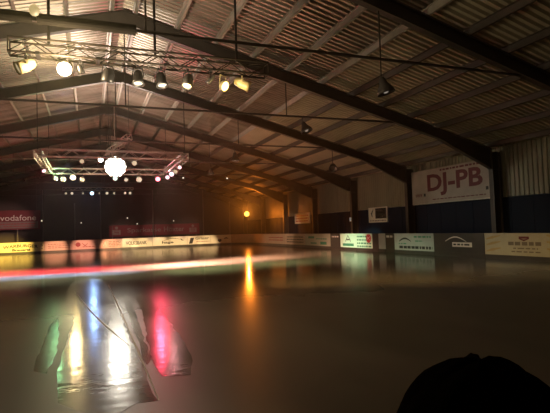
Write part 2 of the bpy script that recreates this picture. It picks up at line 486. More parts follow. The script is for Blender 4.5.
rect(m, -1.6, -.5, .12, .30, p); rect(m, .55, 1.6, -.34, -.12, p); rect(m, -1.2, -.1, -.30, -.20, p); dashes(m, -.2, 1.7, .10, .09, p, rb)
m.build('printed_blocks', GREENINK, t)
t, p, L = board(right(31.5, 30.0), 'narrow dark rink board left of the mint ad board', DUSK)
m = MB(); dashes(m, -.5, .5, .28, .10, p, rb); m.build('small_print', WINK, t)
t, p, L = board(right(30.0, 27.8), 'mint green ad board with a dark letter-A shaped logo', MINT)
m = MB(); strip(m, [(-.35, -.05), (0, .38)], .16, p); strip(m, [(.35, -.05), (.02, .38)], .16, p); rect(m, -.2, .2, .04, .12, p); m.build('logo', INK, t)
m = MB(); rect(m, -.75, .75, -.36, -.18, p); m.build('name_bar', GREENINK, t)
t, p, L = board(right(27.8, 25.85), 'mint ad board with green text lines and a red round emblem', MINT)
m = MB()
for yy in (.30, .08, -.14, -.34): dashes(m, -.88, .3 if yy > .0 else .85, yy, .10, p, rb)
m.build('text_lines', GREENINK, t)
m = MB(); disc(m, .55, .20, .30, p); m.build('emblem', REDINK, t)
m = MB(); strip(m, [(.35, .10), (.75, .32)], .07, p, .009); strip(m, [(.40, .28), (.72, .08)], .05, p, .009); m.build('emblem_stroke', WINK, t)
t, p, L = board(right(25.85, 25.15), 'narrow dark rink board between mint ad and slim white panel', DUSK)
t, p, L = board(right(25.15, 24.4), 'slim plain white rink board standing between two dark ones', SHADEWHITE)
t, p, L = board(right(24.4, 23.5), 'narrow dark rink board with a small white word at its top', DUSK)
m = MB(); dashes(m, -.34, .34, .32, .12, p, rb); m.build('small_print', WINK, t)
t, p, L = board(right(23.5, 20.05), 'white ad board with a black swoosh and rows of grey text', SHADEWHITE)
m = MB(); strip(m, [(-1.25+.12*i, -.02+.24*math.sin(PI*(i+1)/11)) for i in range(10)], .10, p); m.build('swoosh', INK, t)
for q in ((.1, 1.55, .31, .09), (.2, .8, .08, .06), (-1.3, -.6, -.08, .06)): dashes(MB(), *q, p, rb).build('small_print', GREENINK, t)
m = MB(); dashes(m, -1.25, 1.6, -.28, .15, p, rb); m.build('text_line', INK, t)
t, p, L = board(right(20.05, 16.63), 'dark rink board with a pale arc over a small white text plate', DUSK)
m = MB(); strip(m, [(-.85+.16*i, .10+.22*math.sin(PI*i/9)) for i in range(10)], .06, p); m.build('swoosh', WINK, t)
m = MB(); rect(m, -.35, .95, -.16, .06, p); m.build('text_plate', WINK, t)
m = MB(); dashes(m, -.28, .88, -.05, .08, lambda x, y, o: p(x, y, .010), rb); m.build('small_print', INK, t)
t, p, L = board(right(16.63, 12.3), 'large pale ad board with gold brush strokes at both ends', PALE)
m = MB()
for yy in (.30, .04, -.24):
    strip(MB(), [(-2.05, yy-.06), (-1.7, yy+.02), (-1.25, yy+.10)], .12, p).build('brush_stroke', GOLD, t)
    strip(MB(), [(1.0, yy+.12), (1.5, yy+.0), (2.05, yy-.12)], .14, p).build('brush_stroke', GOLD, t)
m = MB(); rect(m, -.30, .20, .27, .36, p); strip(m, [(-.3, .27), (-.05, .20), (.2, .27)], .08, p); m.build('crest', DJRED, t)
m = MB(); dashes(m, -.85, .75, .06, .15, p, rb); dashes(m, -.6, .6, -.14, .05, p, rb); dashes(m, -.7, .7, -.28, .05, p, rb); m.build('text_lines', SOFTINK, t)
t, p, L = board(right(12.3, 7.0), 'plain pale rink board past the right edge of the picture', PALE)

# ---------------------------------------------------------------- net posts and end wall
for k, (x, ztop, lab) in enumerate([(-4.5, 6.4, 'thin grey net post behind the board left of the rose one'), (-1.54, 5.0, 'shorter thin dark net post in the middle of the dark end wall, left'),
        (.99, 6.4, 'thin grey net post left of the long red banner'), (6.4, 6.4, 'thin grey net post rising through the middle of the long red banner'),
        (12.0, 6.4, 'thin grey net post just right of the long red banner'), (14.98, 5.0, 'shorter thin net post left of the orange lamp')]):
    zt = ztop
    yy = YB+.32 if x < XB-RC+.5 else YB-.2
    t = thing('net_post', (x, yy, 0), lab, 'post', 'net posts')
    MB().tube((x, yy, .03), (x, yy, zt), .05, 8).build('pole', SHADE, t)
    MB().box(x-.13, x+.13, yy-.13, yy+.13, 0, .03).build('base_plate', SHADE, t)

# banners hang in front of the end wall on two cords up to the tie
def banner_far(x0, x1, y, z0, z1, label, material, name='banner'):
    t = thing(name, ((x0+x1)/2, y, z0), label, 'banner')
    m = MB(); n = 20; vs = []
    for i in range(n+1):
        x = x0+(x1-x0)*i/n; w = .012*math.sin(i*1.3)
        for d in (0, .02):
            for z in (z0, z1): vs.append((x, y+w+d, z+.01*math.sin(i*.9)))
    fs = []
    for i in range(n):
        a, b2 = i*4, i*4+4
        fs += [(a, b2, b2+1, a+1), (a+2, a+3, b2+3, b2+2), (a+1, b2+1, b2+3, a+3), (a, a+2, b2+2, b2)]
    fs += [(0, 1, 3, 2), (n*4, n*4+2, n*4+3, n*4+1)]
    m.add(vs, fs); m.build('cloth', material, t)
    def place(px, py, out): return ((x0+x1)/2+px, y-.02-out, (z0+z1)/2+py)
    return t, place
t, p = banner_far(-10.0, -4.85, 54.46, 2.45, 4.42, 'red banner with a phone company name above a grey strip', REDCLOTH)
m = MB(); text_mesh(m, 'vodafone', 3.25, .58, lambda x, y, o: p(x+.55, y+.22, o), bold=.0); m.build('lettering', WINK, t)
m = MB(); disc(m, -1.62, .25, .36, p, n=20); m.build('logo_disc', WINK, t)
m = MB(); disc(m, -1.60, .22, .19, p, .009); strip(m, [(-1.74, .30), (-1.62, .46), (-1.48, .52)], .12, p, .009); m.build('logo_drop', REDCLOTH, t)
m = MB(); rect(m, -1.25, 2.35, -.86, -.18, p); m.build('grey_strip', GREYCLOTH, t)
m = MB(); dashes(m, -1.1, 2.2, -.40, .10, lambda x, y, o: p(x, y, .010), rb); dashes(m, -.8, 2.0, -.65, .08, lambda x, y, o: p(x, y, .010), rb); m.build('small_print', REDINK, t)
MB().tube((-6.95, 54.47, 0), (-6.95, 54.47, 2.48), .05, 8).build('support_pole', SHADE, t)
for x in (-9.6, -5.2): MB().tube((x, 54.47, 4.40), (x, 54.47, 9.85-.266*(1.21-x)-.23), .012, 6).build('cord', SHADE, t)
t, p = banner_far(1.85, 11.8, 54.46, 1.36, 2.58, 'long red banner with a savings bank name over the far boards', REDCLOTH)
m = MB(); text_mesh(m, 'Sparkasse', 3.65, .62, lambda x, y, o: p(x-1.25, y-.02, o), bold=.008); m.build('lettering', GREYCLOTH, t)
m = MB(); text_mesh(m, 'Höxter', 2.3, .56, lambda x, y, o: p(x+2.05, y+.05, o), bold=.008); m.build('lettering', GREYCLOTH, t)
for sx in (-4.2, 4.2):
    m = MB(); rect(m, sx-.42, sx+.42, -.40, .12, p); disc(m, sx, .34, .16, p); m.build('logo', GREYCLOTH, t)
    m = MB(); strip(m, [(sx+.28, .02), (sx-.22, .02), (sx-.20, -.14), (sx+.22, -.14), (sx+.24, -.30), (sx-.28, -.30)], .08, p, .010); m.build('logo_stroke', REDCLOTH, t)
for x in (2.2, 6.8, 11.4): MB().tube((x, 54.49, 0), (x, 54.49, 2.5), .035, 8).build('support_pole', SHADE, t)

# ---------------------------------------------------------------- right wall fittings
XC = 18.2
def wall_place(x, yc, zc):
    return lambda px, py, out: (x-out, yc-px, zc+py)
t = thing('wall_board', (XC, 20.45, 2.80), 'large white wall board with big red letters between two columns', 'wall board')
MB().box(XC, XC+.04, 17.35, 23.55, 2.80, 4.78).build('panel', DJ, t)
m = MB(); m.box(XC-.012, XC, 17.35, 23.55, 2.80, 2.86).box(XC-.012, XC, 23.49, 23.55, 2.86, 4.78).box(XC-.012, XC, 17.35, 17.41, 2.86, 4.78); m.build('edge_strip', GALV, t)
for yy in (18.2, 20.4, 22.6): MB().box(XC+.04, XR-.07, yy-.03, yy+.03, 2.70 if False else 2.84, 4.70).build('batten', GALV, t)
P0 = wall_place(XC, 20.45, 3.79)
m = MB(); text_mesh(m, 'DJ-PB', 4.15, 1.26, lambda x, y, o: P0(x+.38, y+.05, o), bold=.03); m.build('lettering', DJRED, t)
m = MB(); rect(m, -2.05, -1.88, -.54, -.37, P0); rect(m, 2.62, 2.79, -.54, -.37, P0); m.build('full_stop', INK, t)
m = MB(); text_mesh(m, 'www', .62, .20, lambda x, y, o: P0(x-2.48, y-.46, o), bold=.01); m.build('small_lettering', DJRED, t)
m = MB(); dashes(m, -.6, 2.5, .84, .10, P0, rb); dashes(m, -1.3, 2.6, -.76, .05, P0, rb); m.build('small_print', DJRED, t)

t = thing('framed_sign', (XR-.16, 27.5, 1.86), 'white-framed sign with a dark picture on the navy wall', 'sign')
xs = XR-.14
m = MB().box(xs, xs+.04, 26.45, 28.68, 1.86, 2.90); m.build('panel', WCLOTH, t)
P1 = wall_place(xs, 27.565, 2.38)
m = MB(); m.box(xs-.02, xs, 26.58, 27.85, 2.12, 2.82); m.build('picture', GLASS_DARK, t)
m = MB(); m.box(xs-.03, xs, 26.45, 28.68, 2.86, 2.90).box(xs-.03, xs, 26.45, 28.68, 1.86, 1.90).box(xs-.03, xs, 26.45, 26.50, 1.90, 2.86).box(xs-.03, xs, 28.63, 28.68, 1.90, 2.86); m.build('frame', WHITE, t)
m = MB(); strip(m, [(-.70, -.15), (-.78, .10), (-.55, .38)], .16, P1); m.build('printed_mark', INK, t)
m = MB(); dashes(m, -1.0, .9, -.40, .07, P1, rb); m.build('small_print', GREYCLOTH, t)

t = thing('wall_banner', (XR-.12, 40.0, 2.05), 'white wall banner lit orange between two far columns', 'banner')
MB().box(XR-.14, XR-.10, 38.30, 41.75, 2.05, 3.02).build('cloth', WCLOTH, t)
P2 = wall_place(XR-.14, 40.0, 2.53)
m = MB()
for yy in (.25, 0, -.25): dashes(m, -1.5, 1.3, yy, .12, P2, rb)
m.build('text_lines', REDINK, t)

# ---------------------------------------------------------------- trusses
def box_truss(t, a, b, name, size=.29, rc=.024, rl=.012, material=ALU, step=.42):
    """four chords and zigzag lattice between points a and b (top centre line)"""
    a, b = Vector(a), Vector(b); d = (b-a); L = d.length; d /= L
    up = Vector((0, 0, 1)); w = d.cross(up).normalized(); up = w.cross(d).normalized()
    if name:
        h = MB().box(0, 0, 0, 0, 0, 0); h = None
    offs = [w*size/2, -w*size/2, w*size/2-up*size, -w*size/2-up*size]
    ch = []
    for o in offs:
        ch.append(MB().tube(a+o, b+o, rc, 8))
    lat = MB(); n = max(2, round(L/step)); s = L/n
    for i in range(n):
        p0, p1 = a+d*s*i, a+d*s*(i+1)
        f = i % 2
        for o1, o2 in ((0, 2), (1, 3), (0, 1), (2, 3)):
            q, r = (offs[o1], offs[o2]) if f else (offs[o2], offs[o1])
            lat.tube(p0+q, p1+r, rl, 5)
    for p0 in (a, b):
        for o1, o2 in ((0, 2), (1, 3), (0, 1), (2, 3)): lat.tube(p0+offs[o1], p0+offs[o2], rl*1.3, 6)
    return ch, lat

t1 = thing('lighting_truss', (1.2, 10.6, 5.36), 'long straight lighting truss nearest the camera, hung under a tie rod', 'truss')
ch, lat = box_truss(t1, (-1.48, 10.6, 5.70), (4.05, 10.6, 5.70), 'x')
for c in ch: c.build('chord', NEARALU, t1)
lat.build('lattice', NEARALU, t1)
for x in (-.75, 1.40, 3.30): MB().tube((x, 10.6, 5.68), (x, 10.6, roof_z(x)-.70), .03, 8).build('drop_rod', BLACK, t1)
for x in (-.95, .2, 1.6, 2.7): MB().box(x-.04, x+.04, 10.42, 10.78, 5.38, 5.44).build('clamp', BLACK, t1)

t2 = thing('square_truss', (1.15, 27.0, 5.2), 'square lighting truss ring over the middle of the ice', 'truss')
c4 = [(-2.2, 23.5, 5.62), (4.5, 23.5, 5.62), (4.5, 30.1, 5.62), (-2.2, 30.1, 5.62)]
for i in range(4):
    a, b = Vector(c4[i]), Vector(c4[(i+1) % 4])
    dd = (b-a).normalized()*.17
    ch, lat = box_truss(t2, a+dd, b-dd, 'x', .32)
    s = MB()
    for c in ch: s.add(c.v, c.f)
    o = s.build('truss_side', ALU, t2); lat.build('lattice', ALU, o)
for x, y in ((-2.2, 23.74), (4.5, 23.74), (-2.2, 30.1), (4.5, 30.1)):
    MB().tube((x, y, 5.6), (x, y, roof_z(x)-.25), .02, 6).build('suspension_wire', BLACK, t2)

t3 = thing('ladder_truss', (1.3, 25.0, 5.9), 'short bright truss piece slanting above the blazing lamp cluster', 'truss')
ch, lat = box_truss(t3, (1.85, 24.3, 6.62), (.95, 26.2, 6.12), 'x', .26)
for c in ch: c.build('chord', ALU, t3)
lat.build('lattice', ALU, t3)
for p in ((1.85, 24.3, 6.6), (.95, 26.2, 6.1)): MB().tube(p, (p[0], p[1], roof_z(p[0])-.22), .014, 6).build('suspension_wire', BLACK, t3)

t4 = thing('lighting_bar', (-.1, 44.0, 5.5), 'straight lighting bar with a row of small lamps before the end wall', 'lighting bar')
ch, lat = box_truss(t4, (-2.2, 44.0, 5.78), (3.6, 44.0, 5.78), 'x', .22)
for c in ch: c.build('chord', ALU, t4)
lat.build('lattice', ALU, t4)
for x in (-1.6, 1.2, 3.1): MB().tube((x, 44.0, 5.78), (x, 44.0, roof_z(x)-.25), .02, 6).build('drop_rod', BLACK, t4)

# ---------------------------------------------------------------- stage lamps
LENS = {}
def lens_mat(key, col, s):
    LENS[key] = emit(key+' lens', col, s); return LENS[key]
HOT = lens_mat('blazing warm', (1.0, .88, .20), 2.0)
WARM = lens_mat('warm white', (1.0, .84, .58), .65)
DIMW = lens_mat('dim warm', (1.0, .82, .50), .45)
GOLDL = lens_mat('golden', (1.0, .74, .25), 8)
COOL = lens_mat('blue white', (.55, .75, 1.0), 3.)
REDL = lens_mat('red', (1.0, .16, .22), 5)
PINKL = lens_mat('pink white', (1.0, .60, .70), 2.2)
WHITEL = lens_mat('cool white', (1.0, .96, .84), 12)
TEAL = lens_mat('teal white', (.66, 1.0, .85), 1.5)
ORANGE = lens_mat('sodium orange', (1.0, .38, .045), 5)

def par_can(hang, aim, label, lens, r=.11, Ln=.34, housing=BLACK, name='par_can', drop=.22, cat='stage lamp', group='stage lamps', back=None, flare=1.12, rimmat=None):
    """hang: point under the truss; the can swings below it in a U yoke and points along aim"""
    hang = Vector(hang); aim = Vector(aim).normalized()
    c = hang - Vector((0, 0, drop))
    t = thing(name, hang, label, cat, group)
    hb = c - aim*Ln*.5
    m = MB().lathe(hb, aim, [(0, r*.45), (.03, r*.72), (Ln*.35, r*.92), (Ln*.38, r), (Ln*.80, r), (Ln*.98, r*flare), (Ln*.98, r*.96), (Ln*.88, r*.90)], 18, (True, False))
    m.build('housing', housing, t, smooth=True)
    MB().lathe(hb+aim*Ln*.86, aim, [(0, r*.90), (.012, r*.86), (.022, r*.5)], 18).build('lens', lens, t, smooth=True)
    side = aim.cross(Vector((0, 0, 1)))
    side = side.normalized() if side.length > .05 else Vector((1, 0, 0))
    y = MB(); w = r*1.14
    top = hang - Vector((0, 0, .03))
    for sg in (1, -1): y.tube(c+side*w*sg, top+side*w*sg*.75, .010, 6)
    y.tube(top+side*w*.80, top-side*w*.80, .012, 6)
    y.build('yoke', rimmat or BLACK, t)
    MB().tube(top, hang+Vector((0, 0, .05)), .018, 8).box(hang.x-.028, hang.x+.028, hang.y-.028, hang.y+.028, hang.z-.0, hang.z+.03).build('clamp', BLACK, t)
    return t, c, aim

ZH, YT = 5.36, 10.6
CAM = Vector((0, 0, 1.711))
NWARM = lens_mat('near warm', (1.0, .86, .62), 1.6); NDIM = lens_mat('near dim', (1.0, .78, .45), .35)
def lamp(x, aim, label, lens, **k):
    lens = {WARM: NWARM, DIMW: NDIM}.get(lens, lens)
    return par_can((x, YT, ZH), aim, label, lens, **k)
lamp(-1.18, (-.75, -.25, -.45), 'pale big-bodied stage lamp at the left end of the near truss', DIMW, r=.125, Ln=.38, housing=OLDBRASS, drop=.18)
t, c, a = lamp(-.45, (-.05, -1, -.20), 'blazing yellow stage lamp pointed at the camera from the near truss', HOT, r=.14, Ln=.26, housing=BLACK, drop=.20)
HOT_POS = c + a*.22; hot_t = t
lamp(-.16, (.3, .5, -.75), 'small dark stage lamp right of the blazing yellow one', DIMW, r=.07, Ln=.2, housing=BLACK, drop=.15)
lamp(.40, (-.15, .3, -1), 'dark round moving-head lamp on the near truss', DIMW, r=.13, Ln=.30, drop=.24, housing=BLACK)
lamp(1.02, (-.03, -.25, -1), 'black stage lamp pointing down with a bright rim, left of its twin', WARM, drop=.24, flare=1.3, housing=BLACK)
lamp(1.52, (.12, -.25, -1), 'black stage lamp pointing down with a bright rim, right of its twin', WARM, drop=.24, flare=1.3, housing=BLACK)
lamp(2.12, (-.25, -.35, -1), 'dark stage lamp with yellow glow at its mouth', GOLDL, drop=.22, housing=SHADE)
lamp(2.66, (-.5, .3, -.6), 'slim dark stage lamp with a tilted pale arm', DIMW, r=.05, Ln=.26, housing=SHADE, drop=.14)
lamp(2.95, (.55, -.75, -.5), 'tilted oval yellow-glowing stage lamp near the truss right end', GOLDL, r=.115, Ln=.16, housing=BRASS, drop=.26, rimmat=BRASS)
lamp(3.42, (.88, -.25, -.42), 'cream yellow stage lamp with a blue front at the truss right end', BLUEGLASS, r=.12, Ln=.40, housing=BRASS, drop=.18, rimmat=BRASS)
# lamp clipped on top of the pipe
t = thing('globe_lamp', (-.98, 10.27, 6.22), 'pale oval lamp clipped above the thick dark pipe', 'lamp')
MB().lathe((-.98, 10.20, 6.06), (.1, -.35, 1), [(0, .03), (.03, .075), (.10, .10), (.17, .085), (.22, .03)], 16).build('globe', emit('pale lamp glass', (1, .74, .32), .45), t, smooth=True)
MB().box(-1.02, -.94, 10.22, 10.30, 5.98, 6.07).tube((-.98, 10.26, 6.03), (-.98, 10.36, 6.03), .02).build('clip', BLACK, t)

# lamps of the square truss (hang under its chords)
def ring(x, y, aim, label, lens, **k): return par_can((x, y, 5.26), aim, label, lens, **k)
ring(-2.2, 26.5, (.3, -.7, -.6), 'bright small lamp half way along the left side of the square truss', PINKL, r=.10, Ln=.28, drop=.18, housing=CHROME)
ring(-1.85, 29.9, (.2, -.8, -.5), 'small lamp at the far left corner of the square truss', WARM, r=.12, Ln=.30, drop=.2, housing=CHROME)
ring(-1.45, 29.95, (.1, -.85, -.45), 'boxy pale lamp beside the far left corner of the square truss', WARM, r=.14, Ln=.30, drop=.24, housing=CHROME)
tg, cg, ag = ring(-.92, 29.9, (.05, -1, -.55), 'golden glowing lamp on the far side of the square truss', emit('golden hot lens', (1, .80, .38), 3), r=.15, Ln=.26, drop=.14)
ring(-.42, 29.95, (.0, -.9, -.5), 'pale lamp hanging between golden lamp and blazing cluster', WARM, r=.13, Ln=.32, drop=.26, housing=CHROME)
ring(2.05, 29.95, (.0, -.9, -.5), 'small pale lamp just right of the blazing cluster', WARM, r=.11, Ln=.28, drop=.26, housing=CHROME)
ring(2.82, 29.95, (-.05, -.9, -.45), 'boxy pale lamp two lamps right of the blazing cluster', WARM, r=.16, Ln=.32, drop=.24, housing=CHROME)
tr, crr, ar = ring(3.95, 29.9, (-.2, -1, -.50), 'red blazing lamp at the far right of the square truss', REDL, r=.16, Ln=.26, drop=.22)
ring(4.45, 29.3, (-.2, -1, -.45), 'pink-white lamp next to the red blazing lamp', PINKL, r=.13, Ln=.26, drop=.18)
ring(4.50, 28.0, (-.25, -1, -.4), 'bright pink-white lamp on the right side of the square truss', PINKL, r=.15, Ln=.26, drop=.14)
ring(4.50, 26.6, (-.3, -.9, -.4), 'pale lamp half way along the right side of the square truss', DIMW, r=.12, Ln=.3, drop=.16, housing=CHROME)
ring(4.50, 25.2, (-.3, -.9, -.4), 'pink lamp near the close right corner of the square truss', PINKL, r=.10, Ln=.3, drop=.10, housing=CHROME)
# lamps sitting above the far side
def above(x, z, label, lens, r):
    t = thing('box_lamp', (x, 29.9, z-r), label, 'stage lamp', 'stage lamps')
    MB().lathe((x, 29.94, z), (0, -1, -.2), [(0, r*.5), (.05, r*.9), (.2, r), (.24, r*1.05), (.24, r*.9), (.2, r*.85)], 16, (True, False)).build('housing', CHROME, t, smooth=True)
    MB().lathe((x, 29.75, z-.035), (0, -1, -.2), [(0, r*.86), (.015, r*.7)], 16).build('lens', lens, t)
    MB().tube((x, 29.9, z-r*.6), (x, 29.9, 5.60), .018, 6).build('stand_post', BLACK, t)
above(-.42, 6.05, 'pale lamp standing above the far truss side, left of the cluster', DIMW, .13)
above(2.54, 6.0, 'pale lamp standing above the far truss side, right of the cluster', DIMW, .15)
# the blazing cluster: seven floods in a round frame
t = thing('flood_cluster', (1.43, 29.7, 5.15), 'blazing white round cluster of floodlights at the middle of the square truss', 'floodlight')
cx, cz, yb = 1.43, 5.70, 29.55
ringpts = [(0, 0, 1)] + [(.33*math.cos(PI/3*k+.52),   .33*math.sin(PI/3*k+.52), 1) for k in range(6)] + [(.48*math.cos(PI/6*k), .48*math.sin(PI/6*k), .66) for k in range(12)]
for dx, dz, q in ringpts:
    h = MB().lathe((cx+dx, yb+.22, cz+dz), (0, -1, -.12), [(0, .08*q), (.08, .16*q), (.22, .195*q), (.22, .18*q)], 18, (True, False)).build('flood_housing', CHROME, t, smooth=True)
    MB().lathe((cx+dx, yb+.04, cz+dz), (0, -1, -.12), [(0, .195*q), (.03, .17*q), (.05, .06*q)], 18).build('flood_lens', WHITEL, h, smooth=True)
m = MB()
for k in range(24):
    a0, a1 = 2*PI*k/24, 2*PI*(k+1)/24
    m.tube((cx+.62*math.cos(a0), yb+.14, cz+.62*math.sin(a0)), (cx+.62*math.cos(a1), yb+.14, cz+.62*math.sin(a1)), .025, 6)
m.tube((cx, yb+.2, cz+.61), (cx, yb+.2, roof_z(cx)-.3), .02, 6)
m.build('ring_frame', ALU, t)
t = par_can((.62, 29.93, 5.98+.30), (0, -1, -.2), 'single bright lamp at the upper left of the blazing cluster', WHITEL, r=.15, Ln=.26, drop=.12, housing=CHROME)[0]
MB().tube((.62, 29.93, 6.30), (.62, 29.93, roof_z(.62)-.25), .014, 6).build('suspension_wire', BLACK, t)
par_can((1.42, 29.95, 5.26), (0, -1, -.25), 'small teal-white lamp hanging just below the blazing cluster', TEAL, r=.14, Ln=.22, drop=.20, housing=CHROME)

# far lighting bar lamps
FB = [(-1.93, DIMW, .10, 'first small warm lamp from the left on the far lighting bar'), (-1.45, WARM, .12, 'second small warm lamp from the left on the far lighting bar'),
      (-.58, DIMW, .08, 'dim small lamp left of the blue-white one on the far bar'), (.15, COOL, .17, 'largest blue-white lamp on the far lighting bar'),
      (.75, DIMW, .07, 'dim small lamp right of the blue-white one on the far bar'), (1.38, WARM, .13, 'small bright lamp in the right half of the far bar'),
      (1.97, DIMW, .09, 'dim small lamp third from the right end of the far bar'), (2.9, WARM, .11, 'second small lamp from the right end of the far bar'), (3.33, WARM, .12, 'last small lamp at the right end of the far bar')]
for x, l, r, lab in FB:
    par_can((x, 44.0, 5.53), (-.02, -1, -.12), lab, l, r=r, Ln=.24, drop=.24+.0*r, group='far bar lamps')

# bell lamps hanging under the ties on the right
def bell(x, y, z, label, zt=6.13, aim=(0, 0, -1), glow=True, s=1.0):
    t = thing('bell_lamp', (x, y, zt), label, 'hanging lamp', 'bell lamps')
    a = Vector(aim).normalized(); o = Vector((x, y, z))+Vector((0, 0, .25*s))
    MB().lathe(o, a, [(0, .05*s), (.06*s, .09*s), (.16*s, .11*s), (.20*s, .13*s), (.36*s, .22*s), (.46*s, .25*s), (.46*s, .235*s), (.36*s, .205*s), (.22*s, .12*s)], 18, (True, False)).build('shade', BELLM, t, smooth=True)
    MB().lathe(o+a*.30*s, a, [(0, .04*s), (.04*s, .07*s), (.10*s, .08*s), (.14*s, .05*s)], 12).build('bulb', emit('old bulb glass', (1, .86, .70), .22 if glow else .01), t, smooth=True)
    MB().tube(o-a*.02, (x, y, zt), .016, 6).build('hanging_rod', BLACK, t)
bell(7.36, 10.6, 5.42, 'bell lamp hanging from the nearest tie rod, the largest one', aim=(.25, -.1, -1))
bell(8.05, 17.17, 5.72, 'pale bell lamp hanging from the second tie rod', aim=(.3, -.3, -1))
bell(7.14, 23.74, 5.52, 'bell lamp hanging from the third tie rod')
bell(7.44, 30.31, 5.56, 'small bell lamp hanging from the fourth tie rod')
t = thing('speaker', (12.93, 23.74, 5.55), 'dark round speaker hanging below the roof frame near the right wall', 'speaker')
MB().lathe((12.93, 23.74, 5.18), (-.3, -.6, -.6), [(0, .10), (.05, .17), (.18, .20), (.36, .25), (.36, .22), (.28, .12)], 18, (True, False)).build('horn', BLACK, t, smooth=True)
MB().lathe((12.93-.08, 23.74-.16, 5.02), (-.3, -.6, -.6), [(0, .16), (.03, .10)], 14).build('cone', KICK, t)
MB().tube((12.93, 23.74, 5.14), (12.93, 23.74, roof_z(12.93)-.72), .02, 6).build('bracket', BLACK, t)

# sodium lamp over the far right rink corner, on a rod from the roof frame
t = thing('flood_lamp', (16.31, 50.3, 4.9), 'glowing orange flood lamp hanging over the far right rink corner', 'flood lamp')
MB().lathe((16.31, 50.42, 3.42), (-.25, -1, -.12), [(0, .12), (.08, .24), (.20, .30), (.20, .28)], 18, (True, False)).build('housing', BLACK, t, smooth=True)
MB().lathe((16.275, 50.25, 3.40), (-.25, -1, -.12), [(0, .27), (.04, .22), (.07, .1)], 18).build('lens', ORANGE, t, smooth=True)
MB().tube((16.31, 50.40, 3.5), (16.31, 50.05, 4.93), .03, 8).box(16.26, 16.36, 50.34, 50.46, 3.46, 3.66).build('hanging_rod', BLACK, t)
sod_t = t; SOD = Vector((16.24, 50.0, 3.37))

# little glowing dots on the end wall, tie rod bulbs, a column lamp
DOT = emit('little glowing dot', (1, .85, .65), 1.0)
for x, y, z, lab in [(-4.93, 56.9, 3.36, 'tiny glowing dot beside the top-left net post on the end wall'), (-.98, 56.9, 3.03, 'tiny glowing dot in the dark left middle of the end wall'),
        (3.96, 56.9, 3.45, 'tiny glowing dot above the left half of the long red banner'), (5.04, 56.9, 2.75, 'tiny glowing dot at the top edge of the long red banner'),
        (9.24, 56.9, 2.98, 'tiny glowing dot above the right half of the long red banner')]:
    t = thing('glow_dot', (x, y+.1, z), lab, 'bulb', 'end wall dots')
    MB().lathe((x, y+.1, z), (0, -1, 0), [(0, .09), (.05, .09), (.06, .05)], 12).build('base', BLACK, t)
    MB().lathe((x, y+.04, z), (0, -1, 0), [(0, .04), (.05, .065), (.10, .055), (.13, .02)], 12).build('bulb', DOT, t, smooth=True)
for x, y, z, lab in [(10.36, 36.88, 5.86, 'tiny glowing bulb under the tie rod left of the orange lamp'), (6.81, 36.88, 5.86, 'tiny glowing bulb under the tie rod right of the square truss')]:
    t = thing('glow_dot', (x, y, 6.13), lab, 'bulb', 'tie rod bulbs')
    MB().lathe((x, y, 6.14), (0, 0, -1), [(0, .03), (.18, .04), (.20, .03)], 10).build('base', BLACK, t)
    MB().lathe((x, y, z+.08), (0, 0, -1), [(0, .03), (.04, .065), (.09, .06), (.12, .02)], 12).build('bulb', DOT, t, smooth=True)
t = thing('emergency_lamp', (18.02, 30.31, 2.1), 'small white lamp box fixed on the column by the framed sign', 'lamp')
MB().box(17.78, 17.865, 30.22, 30.40, 2.02, 2.30).build('case', WHITE, t)
MB().box(17.765, 17.78, 30.245, 30.375, 2.06, 2.26).build('diffuser', emit('emergency diffuser', (.8, .9, 1), .25), t)

# ---------------------------------------------------------------- wet swaths on the ice
def swath(pts, label):
    """thin film of water with an irregular outline; pts anticlockwise (x, y)"""
    r = random.Random(len(pts))
    out = []
    n = len(pts)
    for i in range(n):
        a, b = Vector(pts[i]), Vector(pts[(i+1) % n]); k = max(1, int((b-a).length/.25)); d = (b-a); nn = Vector((-d.y, d.x)).normalized()
        for j in range(k):
            out.append(a+d*j/k+nn*r.uniform(-.025, .025))
    m = MB(); q = len(out)
    m.add([(p.x, p.y, .001) for p in out]+[(p.x, p.y, .0025) for p in out], [tuple(range(q)), tuple(range(q, 2*q))]+[(k, (k+1) % q, (k+1) % q+q, k+q) for k in range(q)])
    cxy = sum(out, Vector((0, 0)))/q
    o = m.build('water_film', WATER, origin=(cxy.x, cxy.y, 0)); tag(o, label, 'puddle', 'wet ice swaths')
    return o
swath([(-.10, 5.0), (.16, 4.7), (.40, 5.0), (.60, 5.0), (.56, 8.9), (.53, 13.0), (.50, 17.0), (.30, 19.3), (-.2, 19.8), (-.66, 18.4), (-.70, 16.0), (-.62, 13.5), (-.44, 12.5), (-.34, 10.4), (-.38, 8.4), (-.42, 6.6), (-.34, 5.4)],
      'widest straight wet swath on the ice mirroring the white lamps')
swath([(.76, 5.8), (1.08, 5.7), (1.28, 6.6), (1.36, 8.6), (1.42, 11.6), (1.34, 14.0), (1.10, 13.6), (1.02, 11.0), (.88, 8.6), (.74, 7.0)],
      'narrower wet swath on the ice mirroring the red lamp')
swath([(.64, 6.4), (.72, 6.5), (.80, 8.6), (.86, 11.0), (.90, 13.4), (.80, 13.8), (.72, 11.0), (.67, 8.6)],
      'thin wet strip on the ice between the two wider swaths')
swath([(-.70, 6.8), (-.55, 6.6), (-.50, 7.6), (-.56, 9.2), (-.66, 11.2), (-.74, 10.2), (-.74, 8.4)],
      'small wet patch at the left edge mirroring the green and blue glints')
